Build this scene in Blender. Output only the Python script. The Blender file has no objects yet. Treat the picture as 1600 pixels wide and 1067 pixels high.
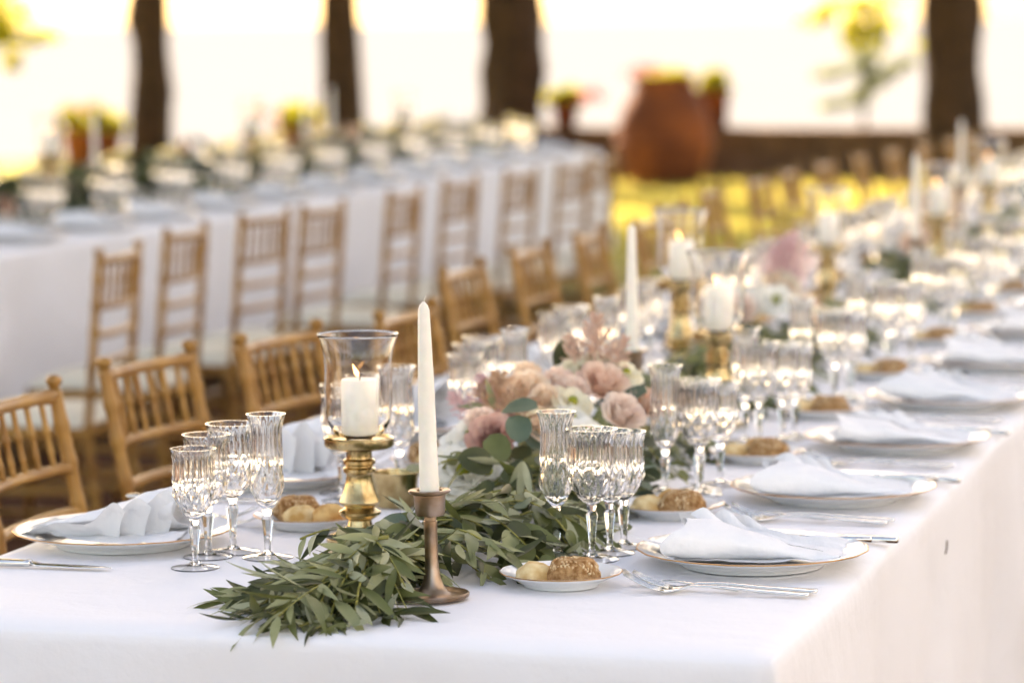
import bpy, bmesh, math, random
from mathutils import Vector, Matrix, noise, Euler
R = math.radians
random.seed(7)
S = bpy.context.scene
COL = S.collection

# ------------------------------------------------------------------ camera, sky, sun, exposure
cam = bpy.data.cameras.new("camera"); cam_ob = bpy.data.objects.new("camera", cam); COL.objects.link(cam_ob)
cam.sensor_width = 36.0; cam.lens = 117.45; cam.clip_start = 0.1; cam.clip_end = 20000
yaw, pitch, roll = R(15.65), R(5.613), R(-0.429)
fwd = Vector((-math.sin(yaw)*math.cos(pitch), math.cos(yaw)*math.cos(pitch), -math.sin(pitch)))
rgt = Vector((math.cos(yaw), math.sin(yaw), 0)); upv = rgt.cross(fwd)
r2 = math.cos(roll)*rgt + math.sin(roll)*upv; u2 = -math.sin(roll)*rgt + math.cos(roll)*upv
m = Matrix((r2, u2, -fwd)).transposed().to_4x4(); m.translation = Vector((1.399, -3.918, 1.535))
cam_ob.matrix_world = m
cam.dof.use_dof = True; cam.dof.focus_distance = 4.55; cam.dof.aperture_fstop = 3.4
S.camera = cam_ob

SUN_AZ = Vector((-0.6, 0.8)).normalized(); SUN_EL = R(34)
W = bpy.data.worlds.new("World"); S.world = W; W.use_nodes = True
nt = W.node_tree; bg = nt.nodes["Background"]
sky = nt.nodes.new("ShaderNodeTexSky"); sky.sky_type = 'NISHITA'; sky.sun_disc = False
sky.sun_elevation = SUN_EL; sky.sun_rotation = math.atan2(SUN_AZ.x, SUN_AZ.y)
sky.air_density = 1.0; sky.dust_density = 2.5; sky.ozone_density = 1.0; sky.altitude = 200
nt.links.new(sky.outputs[0], bg.inputs[0]); bg.inputs[1].default_value = 0.10
sl = bpy.data.lights.new("sun", 'SUN'); sl.energy = 5.0; sl.angle = R(0.6); sl.color = (1.0, 0.94, 0.86)
so = bpy.data.objects.new("sun", sl); COL.objects.link(so)
sd = Vector((SUN_AZ.x*math.cos(SUN_EL), SUN_AZ.y*math.cos(SUN_EL), math.sin(SUN_EL)))
so.rotation_euler = sd.to_track_quat('Z', 'Y').to_euler(); so.location = sd*60
S.view_settings.view_transform = 'Standard'; S.view_settings.look = 'None'
S.view_settings.use_curve_mapping = False
S.view_settings.exposure = 2.42; S.view_settings.gamma = 1.0
S.view_settings.use_white_balance = True; S.view_settings.white_balance_temperature = 9050; S.view_settings.white_balance_tint = 16
S.render.engine = 'CYCLES'
cy = S.cycles
cy.max_bounces = 11; cy.transmission_bounces = 10; cy.transparent_max_bounces = 8; cy.diffuse_bounces = 3; cy.glossy_bounces = 4
cy.use_adaptive_sampling = True; cy.adaptive_threshold = 0.04
cy.caustics_refractive = True; cy.caustics_reflective = True; cy.sample_clamp_indirect = 10.0; cy.blur_glossy = 0.0
cy.use_denoising = True
try: cy.denoiser = 'OPENIMAGEDENOISE'; cy.denoising_input_passes = 'RGB_ALBEDO_NORMAL'
except Exception: pass

# ------------------------------------------------------------------ materials
def srgb(r, g, b):
    f = lambda c: (c/255/12.92) if c/255 <= .04045 else ((c/255+.055)/1.055)**2.4
    return (f(r), f(g), f(b), 1)
def mat(name, col, rough=.5, metal=0., trans=0., ior=1.45, var=0., vscale=20., col2=None, bump=0., bscale=100., sss=0., translu=0., spec=.5, bdist=.002, coord='Object', emis=None, detail=3.):
    M = bpy.data.materials.new(name); M.use_nodes = True; n = M.node_tree; N = n.nodes; L = n.links
    p = N["Principled BSDF"]; out = N["Material Output"]
    p.inputs["Base Color"].default_value = col if len(col) == 4 else (*col, 1)
    p.inputs["Roughness"].default_value = rough; p.inputs["Metallic"].default_value = metal
    p.inputs["IOR"].default_value = ior; p.inputs["Transmission Weight"].default_value = trans
    p.inputs["Specular IOR Level"].default_value = spec
    if sss: p.inputs["Subsurface Weight"].default_value = sss; p.inputs["Subsurface Radius"].default_value = (.02, .012, .006); p.inputs["Subsurface Scale"].default_value = .5
    tc = N.new("ShaderNodeTexCoord")
    colsock = None
    if var or col2:
        nz = N.new("ShaderNodeTexNoise"); nz.inputs["Scale"].default_value = vscale; nz.inputs["Detail"].default_value = detail
        L.new(tc.outputs[coord], nz.inputs["Vector"])
        mx = N.new("ShaderNodeMix"); mx.data_type = 'RGBA'
        c1 = p.inputs["Base Color"].default_value[:]
        c2 = col2 if col2 else tuple(max(0, c*(1-var)) for c in c1[:3])+(1,)
        mx.inputs[6].default_value = c1; mx.inputs[7].default_value = c2 if len(c2) == 4 else (*c2, 1)
        mr = N.new("ShaderNodeMapRange"); mr.inputs[1].default_value = .35; mr.inputs[2].default_value = .65
        L.new(nz.outputs[0], mr.inputs[0]); L.new(mr.outputs[0], mx.inputs[0]); L.new(mx.outputs[2], p.inputs["Base Color"]); colsock = mx.outputs[2]
    if bump:
        nb = N.new("ShaderNodeTexNoise"); nb.inputs["Scale"].default_value = bscale; nb.inputs["Detail"].default_value = 4
        L.new(tc.outputs[coord], nb.inputs["Vector"])
        b = N.new("ShaderNodeBump"); b.inputs["Strength"].default_value = bump; b.inputs["Distance"].default_value = bdist
        L.new(nb.outputs[0], b.inputs["Height"]); L.new(b.outputs[0], p.inputs["Normal"])
    if emis: p.inputs["Emission Color"].default_value = emis[0]; p.inputs["Emission Strength"].default_value = emis[1]
    if translu:
        t = N.new("ShaderNodeBsdfTranslucent"); ms = N.new("ShaderNodeMixShader"); ms.inputs[0].default_value = translu
        if colsock: L.new(colsock, t.inputs[0])
        else: t.inputs[0].default_value = p.inputs["Base Color"].default_value
        L.new(p.outputs[0], ms.inputs[1]); L.new(t.outputs[0], ms.inputs[2]); L.new(ms.outputs[0], out.inputs[0])
    return M

def linen(name, col, scale=1.0):
    M = mat(name, col, rough=.85, spec=.2); n = M.node_tree; N = n.nodes; L = n.links; p = N["Principled BSDF"]
    tc = N.new("ShaderNodeTexCoord")
    w1 = N.new("ShaderNodeTexNoise"); w1.inputs["Scale"].default_value = 6*scale; w1.inputs["Detail"].default_value = 5
    w2 = N.new("ShaderNodeTexNoise"); w2.inputs["Scale"].default_value = 420*scale; w2.inputs["Detail"].default_value = 2
    L.new(tc.outputs["Object"], w1.inputs[0]); L.new(tc.outputs["Object"], w2.inputs[0])
    b1 = N.new("ShaderNodeBump"); b1.inputs["Strength"].default_value = .5; b1.inputs["Distance"].default_value = .02
    b2 = N.new("ShaderNodeBump"); b2.inputs["Strength"].default_value = .3; b2.inputs["Distance"].default_value = .0008
    L.new(w1.outputs[0], b1.inputs["Height"]); L.new(w2.outputs[0], b2.inputs["Height"])
    L.new(b1.outputs[0], b2.inputs["Normal"]); L.new(b2.outputs[0], p.inputs["Normal"])
    return M

M_cloth = linen("white_linen", (.84, .825, .835)); M_napkin = linen("napkin_linen", (.82, .81, .81), 3.0)
M_porc = mat("porcelain", (.80, .80, .79), rough=.12, spec=.5)
M_gilt = mat("gilt_rim", (.50, .27, .11), rough=.35, metal=1.)
M_crystal = mat("cut_crystal", (1, 1, 1), rough=0., trans=1., ior=1.46)
M_glass = mat("hurricane_glass", (1, 1, 1), rough=0., trans=1., ior=1.45)
M_wax = mat("ivory_wax", (.87, .81, .70), rough=.45, sss=.25, var=.05, vscale=60)
M_wick = mat("wick", (.05, .035, .025), rough=.9, var=.3, vscale=900)
M_flame = mat("flame", (1, .6, .2), rough=.5, emis=((1, .55, .24, 1), 1.4), var=.1, vscale=200)
M_brass = mat("aged_brass", (.66, .51, .27), rough=.24, metal=1., col2=(.40, .27, .12, 1), vscale=45, bump=.15, bscale=160, bdist=.001)
M_bronze = mat("worn_pewter_bronze", (.42, .32, .25), rough=.36, metal=1., col2=(.30, .19, .11, 1), vscale=35, bump=.25, bscale=300, bdist=.0008)
M_silver = mat("silver", (.80, .78, .74), rough=.16, metal=1., var=.12, vscale=90)
M_pale = mat("pale_crust", srgb(236, 212, 164), rough=.9, spec=.15, col2=srgb(206, 158, 96), vscale=40, bump=.5, bscale=260, bdist=.0012, detail=6)
M_brown = mat("brown_crust", srgb(194, 152, 108), rough=.95, spec=.05, col2=srgb(142, 98, 60), vscale=130, bump=.8, bscale=420, bdist=.0016)
M_tan = mat("tan_crust", srgb(226, 186, 126), rough=.9, spec=.15, col2=srgb(188, 130, 72), vscale=45, bump=.5, bscale=260, bdist=.0012, detail=6)
M_seed = mat("seeds", srgb(236, 212, 170), rough=.6, col2=srgb(170, 115, 60), vscale=200)
M_olive = mat("olive_bit", (.015, .012, .012), rough=.4, var=.4, vscale=200)
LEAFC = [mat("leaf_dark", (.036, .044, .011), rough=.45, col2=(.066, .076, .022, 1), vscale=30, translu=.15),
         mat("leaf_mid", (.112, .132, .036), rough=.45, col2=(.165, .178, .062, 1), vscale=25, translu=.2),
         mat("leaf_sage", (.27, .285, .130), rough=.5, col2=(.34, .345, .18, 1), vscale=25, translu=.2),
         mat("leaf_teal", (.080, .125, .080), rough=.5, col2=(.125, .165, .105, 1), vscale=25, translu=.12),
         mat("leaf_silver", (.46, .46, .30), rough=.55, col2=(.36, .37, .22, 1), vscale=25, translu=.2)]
M_stem = mat("stem", (.34, .31, .07), rough=.6, var=.4, vscale=80)
M_rstem = mat("woody_stem", (.12, .06, .03), rough=.7, var=.4, vscale=80)
PET = {k: mat("petal_"+k, a, rough=.6, col2=b, vscale=35, translu=.42, spec=.2) for k, a, b in (
    ("mauve", srgb(226, 192, 178), srgb(206, 160, 148)), ("peach", srgb(255, 240, 220), srgb(253, 226, 198)),
    ("blush", srgb(252, 237, 224), srgb(247, 222, 206)), ("cream", srgb(250, 246, 228), srgb(244, 236, 208)),
    ("white", srgb(251, 250, 245), srgb(246, 243, 232)), ("dusty", srgb(251, 230, 212), srgb(243, 208, 188)))}
M_center = mat("flower_center", srgb(190, 170, 50), rough=.7, col2=srgb(110, 130, 40), vscale=200)
M_ast = mat("astilbe_pink", srgb(246, 220, 200), rough=.8, col2=srgb(230, 190, 166), vscale=50, translu=.2)
M_ast2 = mat("astilbe_rose", srgb(250, 220, 216), rough=.8, col2=srgb(240, 196, 194), vscale=50, translu=.2)
M_filler = mat("brown_filler", srgb(226, 190, 158), rough=.8, col2=srgb(204, 160, 126), vscale=50, translu=.1)
M_chair = mat("gold_painted_wood", (.42, .215, .055), rough=.36, metal=.2, col2=(.27, .118, .026, 1), vscale=9, bump=.1, bscale=60)
M_cush = linen("ivory_cushion", (.68, .62, .50), 2.)
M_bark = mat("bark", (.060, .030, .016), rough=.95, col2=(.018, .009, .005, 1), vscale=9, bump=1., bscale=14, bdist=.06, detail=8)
M_terra = mat("terracotta", (.22, .058, .014), rough=.85, col2=(.12, .030, .009, 1), vscale=3, bump=.3, bscale=40)
M_stone = mat("wall_stone", (.17, .10, .06), rough=.95, col2=(.10, .055, .032, 1), vscale=6, bump=.7, bscale=20, bdist=.02)
M_mortar = mat("mortar", (.12, .085, .06), rough=.95, var=.4, vscale=9)
M_tleaf = mat("tree_leaf", (.10, .13, .022), rough=.5, col2=(.16, .17, .03, 1), vscale=1.2, translu=.45)
M_pleaf = mat("plant_leaf", (.40, .40, .04), rough=.5, col2=(.52, .46, .05, 1), vscale=4, translu=.6)
M_nleaf = mat("hazed_conifer_leaf", (.26, .30, .17), rough=.6, col2=(.32, .34, .20, 1), vscale=2, translu=.5)  # haze in front of the far boughs put into this paler colour
M_pink = mat("pink_bloom", (.65, .22, .20), rough=.6, var=.3, vscale=6, translu=.3)
M_wood = mat("table_wood", (.25, .15, .08), rough=.6, var=.3, vscale=10)

def ground_mat():
    M = mat("garden_ground", (.1, .1, .1), rough=.95, spec=.1); n = M.node_tree; N = n.nodes; L = n.links; p = N["Principled BSDF"]
    tc = N.new("ShaderNodeTexCoord"); sx = N.new("ShaderNodeSeparateXYZ"); L.new(tc.outputs["Object"], sx.inputs[0])
    a = N.new("ShaderNodeTexNoise"); a.inputs["Scale"].default_value = .9; a.inputs["Detail"].default_value = 6; L.new(tc.outputs["Object"], a.inputs[0])
    b = N.new("ShaderNodeTexNoise"); b.inputs["Scale"].default_value = 30; b.inputs["Detail"].default_value = 6; L.new(tc.outputs["Object"], b.inputs[0])
    soil = N.new("ShaderNodeMix"); soil.data_type = 'RGBA'; soil.inputs[6].default_value = (.055, .020, .010, 1); soil.inputs[7].default_value = (.13, .052, .026, 1); L.new(b.outputs[0], soil.inputs[0])
    gr = N.new("ShaderNodeMix"); gr.data_type = 'RGBA'; gr.inputs[6].default_value = (.24, .23, .05, 1); gr.inputs[7].default_value = (.42, .36, .09, 1); L.new(b.outputs[0], gr.inputs[0])
    # the lawn begins some way beyond the tables; worn earth between them
    r = N.new("ShaderNodeMapRange"); r.inputs[1].default_value = 12; r.inputs[2].default_value = 16.5; L.new(sx.outputs[1], r.inputs[0])
    ad = N.new("ShaderNodeMath"); ad.operation = 'ADD'; L.new(r.outputs[0], ad.inputs[0])
    nr = N.new("ShaderNodeMapRange"); nr.inputs[1].default_value = .60; nr.inputs[2].default_value = .72; L.new(a.outputs[0], nr.inputs[0]); L.new(nr.outputs[0], ad.inputs[1]); ad.use_clamp = True
    mx = N.new("ShaderNodeMix"); mx.data_type = 'RGBA'; L.new(ad.outputs[0], mx.inputs[0]); L.new(soil.outputs[2], mx.inputs[6]); L.new(gr.outputs[2], mx.inputs[7])
    L.new(mx.outputs[2], p.inputs["Base Color"])
    bp = N.new("ShaderNodeBump"); bp.inputs["Strength"].default_value = .8; bp.inputs["Distance"].default_value = .03; L.new(b.outputs[0], bp.inputs["Height"]); L.new(bp.outputs[0], p.inputs["Normal"])
    return M
M_ground = ground_mat()
M_grass = mat("lawn_blade", (.42, .37, .08), rough=.6, col2=(.48, .40, .11, 1), vscale=2, translu=.45)
M_slope = mat("hillside", (.07, .08, .03), rough=.95, col2=(.10, .07, .04, 1), vscale=.3)
M_water = mat("haze_tinted_lake", (.172, .182, .196), rough=1., var=.03, vscale=.01, spec=0.)  # haze above the water put into the lake's pale diffuse colour
M_gravel = mat("pale_gravel", (.40, .37, .33), rough=.95, col2=(.30, .27, .24, 1), vscale=25, bump=.6, bscale=60, bdist=.01)
M_render = mat("bluish_bounce_render", (.50, .55, .68), rough=.9, col2=(.45, .50, .62, 1), vscale=.8, bump=.2, bscale=30)  # blue-white tint, cools the sunlight bounced by the added house
M_shutter = mat("green_shutter", (.06, .10, .07), rough=.6, var=.2, vscale=10)
M_rooftile = mat("roof_tile", (.30, .13, .07), rough=.9, var=.4, vscale=6)

# ------------------------------------------------------------------ mesh helpers
def mesh(name, vs, fs, M=None, smooth=True):
    me = bpy.data.meshes.new(name); me.from_pydata([tuple(v) for v in vs], [], fs); me.update()
    if M: me.materials.append(M)
    if smooth: me.polygons.foreach_set("use_smooth", [True]*len(me.polygons))
    return me
class MB:
    def __init__(s): s.v = []; s.f = []
    def add(s, vs, fs, mtx=None):
        o = len(s.v)
        s.v += [tuple(mtx @ Vector(v)) for v in vs] if mtx is not None else [tuple(v) for v in vs]
        s.f += [tuple(i+o for i in f) for f in fs]; return s
    def box(s, x0, x1, y0, y1, z0, z1, mtx=None):
        return s.add([(x0,y0,z0),(x1,y0,z0),(x1,y1,z0),(x0,y1,z0),(x0,y0,z1),(x1,y0,z1),(x1,y1,z1),(x0,y1,z1)],
              [(3,2,1,0),(4,5,6,7),(0,1,5,4),(1,2,6,5),(2,3,7,6),(3,0,4,7)], mtx)
    def lathe(s, prof, n=32, mod=None, mtx=None, close=True):
        vs = []; fs = []
        for j, (r, z) in enumerate(prof):
            for i in range(n):
                a = 2*math.pi*i/n; rr = r*(mod(a, j, z) if mod else 1)
                vs.append((rr*math.cos(a), rr*math.sin(a), z))
        for j in range(len(prof)-1):
            for i in range(n):
                k = (i+1) % n; fs.append((j*n+i, j*n+k, (j+1)*n+k, (j+1)*n+i))
        if close:
            if prof[0][0] > 1e-6: fs.append(tuple(reversed(range(n))))
            if prof[-1][0] > 1e-6: fs.append(tuple((len(prof)-1)*n+i for i in range(n)))
        return s.add(vs, fs, mtx)
    def tube(s, path, rad, n=8, mtx=None):
        P = [Vector(p) for p in path]; vs = []; fs = []
        if not isinstance(rad, (list, tuple)): rad = [rad]*len(P)
        up = None
        for j, p in enumerate(P):
            t = (P[min(j+1, len(P)-1)]-P[max(j-1, 0)]).normalized()
            if up is None: up = Vector((0, 0, 1)) if abs(t.z) < .9 else Vector((1, 0, 0))
            x = up.cross(t).normalized(); up = t.cross(x).normalized()
            for i in range(n):
                a = 2*math.pi*i/n; vs.append(p+(x*math.cos(a)+up*math.sin(a))*rad[j])
        for j in range(len(P)-1):
            for i in range(n):
                k = (i+1) % n; fs.append((j*n+i, j*n+k, (j+1)*n+k, (j+1)*n+i))
        fs.append(tuple(reversed(range(n)))); fs.append(tuple((len(P)-1)*n+i for i in range(n)))
        return s.add(vs, fs, mtx)
    def build(s, name, M, smooth=True): return mesh(name, s.v, s.f, M, smooth)
def sharp(me, deg=35):
    try: me.set_sharp_from_angle(angle=R(deg))
    except Exception: pass
    return me
def obj(name, me, parent=None, loc=None, rot=None, scale=None, mtx=None):
    o = bpy.data.objects.new(name, me); COL.objects.link(o)
    if mtx is not None: o.matrix_local = mtx
    if loc is not None: o.location = loc
    if rot is not None: o.rotation_euler = rot
    if scale is not None: o.scale = scale if hasattr(scale, '__len__') else (scale,)*3
    if parent is not None: o.parent = parent
    return o
def tag(o, label=None, cat=None, group=None, kind=None):
    if label: o["label"] = label
    if cat: o["category"] = cat
    if group: o["group"] = group
    if kind: o["kind"] = kind
    return o
# a proto is a list of (part name, mesh, [sub-parts (name, mesh)]), placed under an Empty; every copy shares the mesh data
def place(proto, name, label, cat, group=None, loc=(0, 0, 0), rz=0, scale=1, tilt=None):
    e = obj(name, None, None, loc, (tilt[0], tilt[1], rz) if tilt else (0, 0, rz), scale); e.empty_display_size = .05
    tag(e, label, cat, group)
    for pn, pm, sub in proto:
        c = obj(pn, pm, e)
        for sn, sm in sub: obj(sn, sm, c)
    return e
def single(name, me, label, cat, group=None, loc=(0, 0, 0), rz=0, scale=1, tilt=None):
    return tag(obj(name, me, None, loc, (tilt[0], tilt[1], rz) if tilt else (0, 0, rz), scale), label, cat, group)
ORD = "first second third fourth fifth sixth seventh eighth ninth tenth eleventh twelfth thirteenth fourteenth fifteenth sixteenth seventeenth eighteenth nineteenth twentieth".split() + ["twenty-first", "twenty-second", "twenty-third", "twenty-fourth"]
U = random.uniform
TZ = .76

# ------------------------------------------------------------------ setting: terrace, slope, lake
def setting():
    vs = []; fs = []; nx, ny = 40, 40
    X0, X1, Y0, Y1 = -60., 60., -60., 29.6
    for j in range(ny+1):
        for i in range(nx+1):
            x = X0+(X1-X0)*i/nx; y = Y0+(Y1-Y0)*j/ny
            vs.append((x, y, 0))
    for j in range(ny):
        for i in range(nx): a = j*(nx+1)+i; fs.append((a, a+1, a+nx+2, a+nx+1))
    tag(obj("ground", mesh("ground", vs, fs, M_ground)), kind="structure")
    prof = [(29.6, 0), (30.6, -.5), (34, -3), (60, -18), (160, -62)]
    vs = []; fs = []
    for y, z in prof: vs += [(-400, y, z), (400, y, z)]
    for j in range(len(prof)-1): a = 2*j; fs.append((a, a+1, a+3, a+2))
    tag(obj("hillside", mesh("hillside", vs, fs, M_slope, False)), kind="structure")
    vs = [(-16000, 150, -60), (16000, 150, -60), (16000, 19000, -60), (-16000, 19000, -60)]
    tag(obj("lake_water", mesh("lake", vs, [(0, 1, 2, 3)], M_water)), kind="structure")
    # lawn blades on the sunny strip
    b = MB()
    for k in range(26000):
        x = U(-9, 2); y = U(16.5, 28.6); h = U(.03, .08); a = U(0, 6.28); w = .012; lx, ly = U(-.03, .03), U(-.03, .03)
        b.add([(x-w*math.cos(a), y-w*math.sin(a), 0), (x+w*math.cos(a), y+w*math.sin(a), 0), (x+lx, y+ly, h)], [(0, 1, 2)])
    tag(obj("lawn_grass", b.build("lawn_grass", M_grass)), "short sunlit yellow-green lawn beyond the tables", "grass", kind="stuff")
setting()
def bounce_court_and_villa():
    tag(obj("bounce_gravel_court", MB().box(5.0, 40, -40, 14, .0, .012).build("bounce_gravel_court", M_gravel, False)), kind="structure")  # pale ground added out of view to bounce sunlight onto the cloth
    tag(obj("bounce_gravel_forecourt", MB().box(-40, 4.996, -40, -3.0, .0, .012).build("bounce_gravel_forecourt", M_gravel, False)), kind="structure")  # likewise added behind the camera, bounces light onto the cloth front
    e = obj("bounce_villa", None, None, (11, 4, 0), (0, 0, R(90))); tag(e, "added unseen house right of the view, bouncing sunlight onto the tables", "house")  # house added out of view as a reflector for the cloth sides
    obj("wall", MB().box(-16, 16, -9, 0, 0, 11.).build("bounce_villa_wall", M_render, False), e)
    obj("roof", MB().add([(-16.8, .8, 11.), (16.8, .8, 11.), (16.8, -9.8, 11.), (-16.8, -9.8, 11.), (-11, -4.5, 13.5), (11, -4.5, 13.5)], [(0, 1, 5, 4), (1, 2, 5), (2, 3, 4, 5), (3, 0, 4), (3, 2, 1, 0)]).build("roof", M_rooftile, False), e)
    pane = MB().box(-.5, .5, 0, .03, 0, 1.6).build("window_pane", M_shutter, False); sh = MB().box(-.27, .27, 0, .06, -.03, 1.63).build("shutter", M_shutter, False)
    for fl in (1.0, 4.5, 8.0):
        for k in range(9):
            if fl < 2 and k == 4: continue
            w = obj("window", pane, e, (-13+3.25*k, .002, fl))
            for q in (-1, 1): obj("shutter", sh, w, (q*.8, 0, 0))
    d = obj("door", MB().box(-.7, .7, .0, .06, 0.012, 2.4).build("door", M_shutter, False), e)
bounce_court_and_villa()

# ------------------------------------------------------------------ trees, wall, pots
def leafcloud(b, c, rad, n, size, flat=1.0, shell=.35):
    for k in range(n):
        while True:
            v = Vector((U(-1, 1), U(-1, 1), U(-1, 1)))
            if shell**2 < v.length_squared < 1: break
        p = Vector(c)+Vector((v.x*rad[0], v.y*rad[1], v.z*rad[2]))
        p += noise.noise_vector(p*.6)*.5*min(rad)/2
        s = size*U(.6, 1.3); e = Euler((U(0, 6.28), U(0, 6.28), U(0, 6.28))).to_matrix()
        q = [Vector((-.5, 0, 0)), Vector((0, -.32, .06)), Vector((.6, 0, 0)), Vector((0, .32, .06))]
        b.add([p+e@(w*s) for w in q], [(0, 1, 2, 3)])
def trunk_mesh(h, r, lean=(0, 0), seed=0, rough=.06):
    b = MB(); path = []; rad = []
    n = 44
    for i in range(n+1):
        t = i/n; path.append(Vector((lean[0]*t*h+.02*math.sin(3*t+seed), lean[1]*t*h, h*t))); rad.append(r*(1-.45*t)*(1+.4*math.exp(-t*h/.22)))
    b.tube(path, rad, 20)
    vs = []
    for v in b.v:
        v = Vector(v); d = noise.noise(Vector((v.x*5, v.y*5, v.z*2.2+seed*9)))*rough*1.4+noise.noise(Vector((v.x*14, v.y*14, v.z*9+seed)))*rough*.6
        c = path[min(n, max(0, int(round(v.z/h*n))))]; o = Vector((v.x-c.x, v.y-c.y, 0))
        if o.length > 1e-6: v += o.normalized()*d
        vs.append(v)
    b.v = [tuple(v) for v in vs]
    top = path[-1]
    for k in range(7):
        a = k*2.4+seed; h0 = path[n-2-3*k]; L = U(2., 3.6)
        b.tube([h0, h0+Vector((math.cos(a)*L*.5, math.sin(a)*L*.5, .7)), h0+Vector((math.cos(a)*L, math.sin(a)*L, 2.0))], [r*.35, r*.22, r*.05], 7)
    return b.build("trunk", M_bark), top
def tree(label, x, y, r, h, crown, seed, nleaf=2600, size=.42, rough=.05):
    e = obj("tree", None, None, (x, y, 0)); tag(e, label, "tree", "trees along the terrace")
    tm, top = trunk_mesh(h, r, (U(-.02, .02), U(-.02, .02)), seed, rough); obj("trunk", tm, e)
    b = MB()
    for (cx, cy, cz, rx, ry, rz, f) in crown: leafcloud(b, (cx, cy, cz), (rx, ry, rz), int(nleaf*f), size)
    tag(obj("crown", b.build("crown", M_tleaf, False), e), kind="stuff")
CR = lambda k=1.0: [(0, 0, 11, 3.4*k, 3.4*k, 2.2, .8), (.8, -.8, 13.6, 4.2*k, 4.2*k, 2.8, 1.2), (-.6, .6, 16.5, 3.4*k, 3.4*k, 2.8, .8)]
tree("dark slender tree trunk rising behind the potted plant at far left", -11.37, 28.0, .21, 11, CR(), 1)
tree("dark straight tree trunk standing between the left and the mottled trunks", -9.30, 28.0, .205, 11, CR(), 2)
tree("thick mottled tree trunk with flaking bark left of the terracotta jar", -6.81, 25.5, .29, 11, CR(), 3, rough=.09)
tree("thick dark tree trunk in front of the low wall at right", -2.77, 25.4, .27, 11, CR(), 4, rough=.05)
# garden trees left of the view; their crowns shade the tables
for i, (x, y) in enumerate(((-9.2, 11.5), (-11.5, 17.0), (-11.3, 22.5), (-7.8, 4.0))):
    tree(["spreading shade tree beside the front of the tables outside the view", "spreading shade tree beside the middle of the far table", "spreading shade tree left of the potted plant", "spreading shade tree nearest the camera on the left"][i], x, y, .22, 8.5,
         [(0, 0, 8.2, 4.2, 4.2, 2.4, 1.2), (1, 0, 11, 4.4, 4.4, 2.6, 1.3), (0, .5, 13.5, 3, 3, 2, .6)], 11+i)

def wall():
    e = obj("low_wall", None, None, (0, 26.0, 0), None, (1, 1, 1.16)); tag(e, "low dark stone parapet wall at the edge of the lawn", "wall")
    obj("wall_core", MB().box(-7.2, 12, .02, .38, -.1, .33).build("core", M_mortar, False), e)
    stones = []
    for k in range(5):
        b = MB(); w, h = (.52, .17); b.box(-w/2, w/2, -.03, .0, -h/2, h/2); vs = [(v[0]*(1+U(-.06, .06)), v[1], v[2]*(1+U(-.1, .1))) for v in b.v]
        stones.append(mesh("stone", vs, b.f, M_stone, False))
    for row in range(2):
        x = -7.1-.25*row
        while x < 7:
            obj("stone", random.choice(stones), e, (x+.27, .02, .08+.185*row)); x += .545
    caps = mesh("cap", *(lambda b: (b.v, b.f))(MB().box(-.39, .39, -.06, .46, 0, .07)), M_stone, False)
    x = -6.8
    while x < 8: obj("coping_stone", caps, e, (x, 0, .335+U(0, .006))); x += .8
wall()
def bush(b, c, r, n, size):
    for k in range(7):
        a = U(0, 6.28); q = U(.2, .8); leafcloud(b, (c[0]+r[0]*q*math.cos(a), c[1]+r[1]*q*math.sin(a), c[2]+r[2]*U(-.5, .45)), (r[0]*U(.25, .55), r[1]*U(.25, .5), r[2]*U(.35, .75)), n//7, size, shell=0)
        if k % 2: b.tube([c, (c[0]+r[0]*q*math.cos(a), c[1]+r[1]*q*math.sin(a), c[2]+r[2]*U(.3, 1.1))], .004, 4)
def jar():
    e = obj("terracotta_jar", None, None, (-5.26, 24.9, 0)); tag(e, "big round-shouldered terracotta jar with plants on the lawn", "jar")
    k_ = .98
    prof = [(.27, 0), (.33, .06), (.40, .2), (.44, .36), (.43, .5), (.38, .64), (.31, .76), (.26, .82), (.29, .86), (.29, .90), (.25, .90), (.22, .80), (.0, .78)]
    obj("body", MB().lathe([(r*k_, z*1.08) for r, z in prof], 40).build("jar_body", M_terra), e)
    obj("band", MB().lathe([(.428, .35), (.445, .37), (.445, .40), (.428, .42)], 40, close=False).build("band", M_terra), e)
    b = MB(); bush(b, (0, 0, .93), (.24, .24, .10), 420, .07); tag(obj("plant", b.build("jar_plant", M_pleaf, False), e), kind="stuff")
    b = MB(); bush(b, (-.14, 0, 1.02), (.24, .2, .08), 70, .06); tag(obj("blossom", b.build("jar_bloom", M_pink, False), e), kind="stuff")
def pot(label, loc, r, h, pr, bloom, square=False):
    e = obj("flower_pot", None, None, loc); tag(e, label, "flower pot")
    obj("pot", MB().lathe([(r*.84, 0), (r*.97, h*.82), (r*1.06, h*.83), (r*1.08, h), (r*.95, h), (r*.9, h*.86), (0, h*.85)], 28).build("pot", M_terra), e)
    b = MB(); bush(b, (0, 0, h+pr*.45), (pr*1.25, pr*1.1, pr*.75), 1100, .085); tag(obj("plant", b.build("pot_plant", M_pleaf, False), e), kind="stuff")
    if bloom: b = MB(); bush(b, (bloom, 0, h+pr*.55), (pr*1.2, pr, pr*.6), 60, .06); tag(obj("blossom", b.build("pot_bloom", M_pink, False), e), kind="stuff")
jar()
pot("terracotta pot with pink blossom on the wall behind the big jar", (-5.12, 26.2, .472), .17, .34, .15, -.05)
pot("terracotta pot of lime green plants beside the leftmost trunk", (-11.58, 27.0, 0), .30, .40, .25, -.25)
pot("terracotta pot of lime green plants beside the second trunk", (-9.42, 27.0, 0.), .27, .44, .22, -.3)
pot("small pot of green plants half hidden behind the mottled trunk", (-6.52, 26.25, .472), .12, .22, .15, .22)
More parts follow.
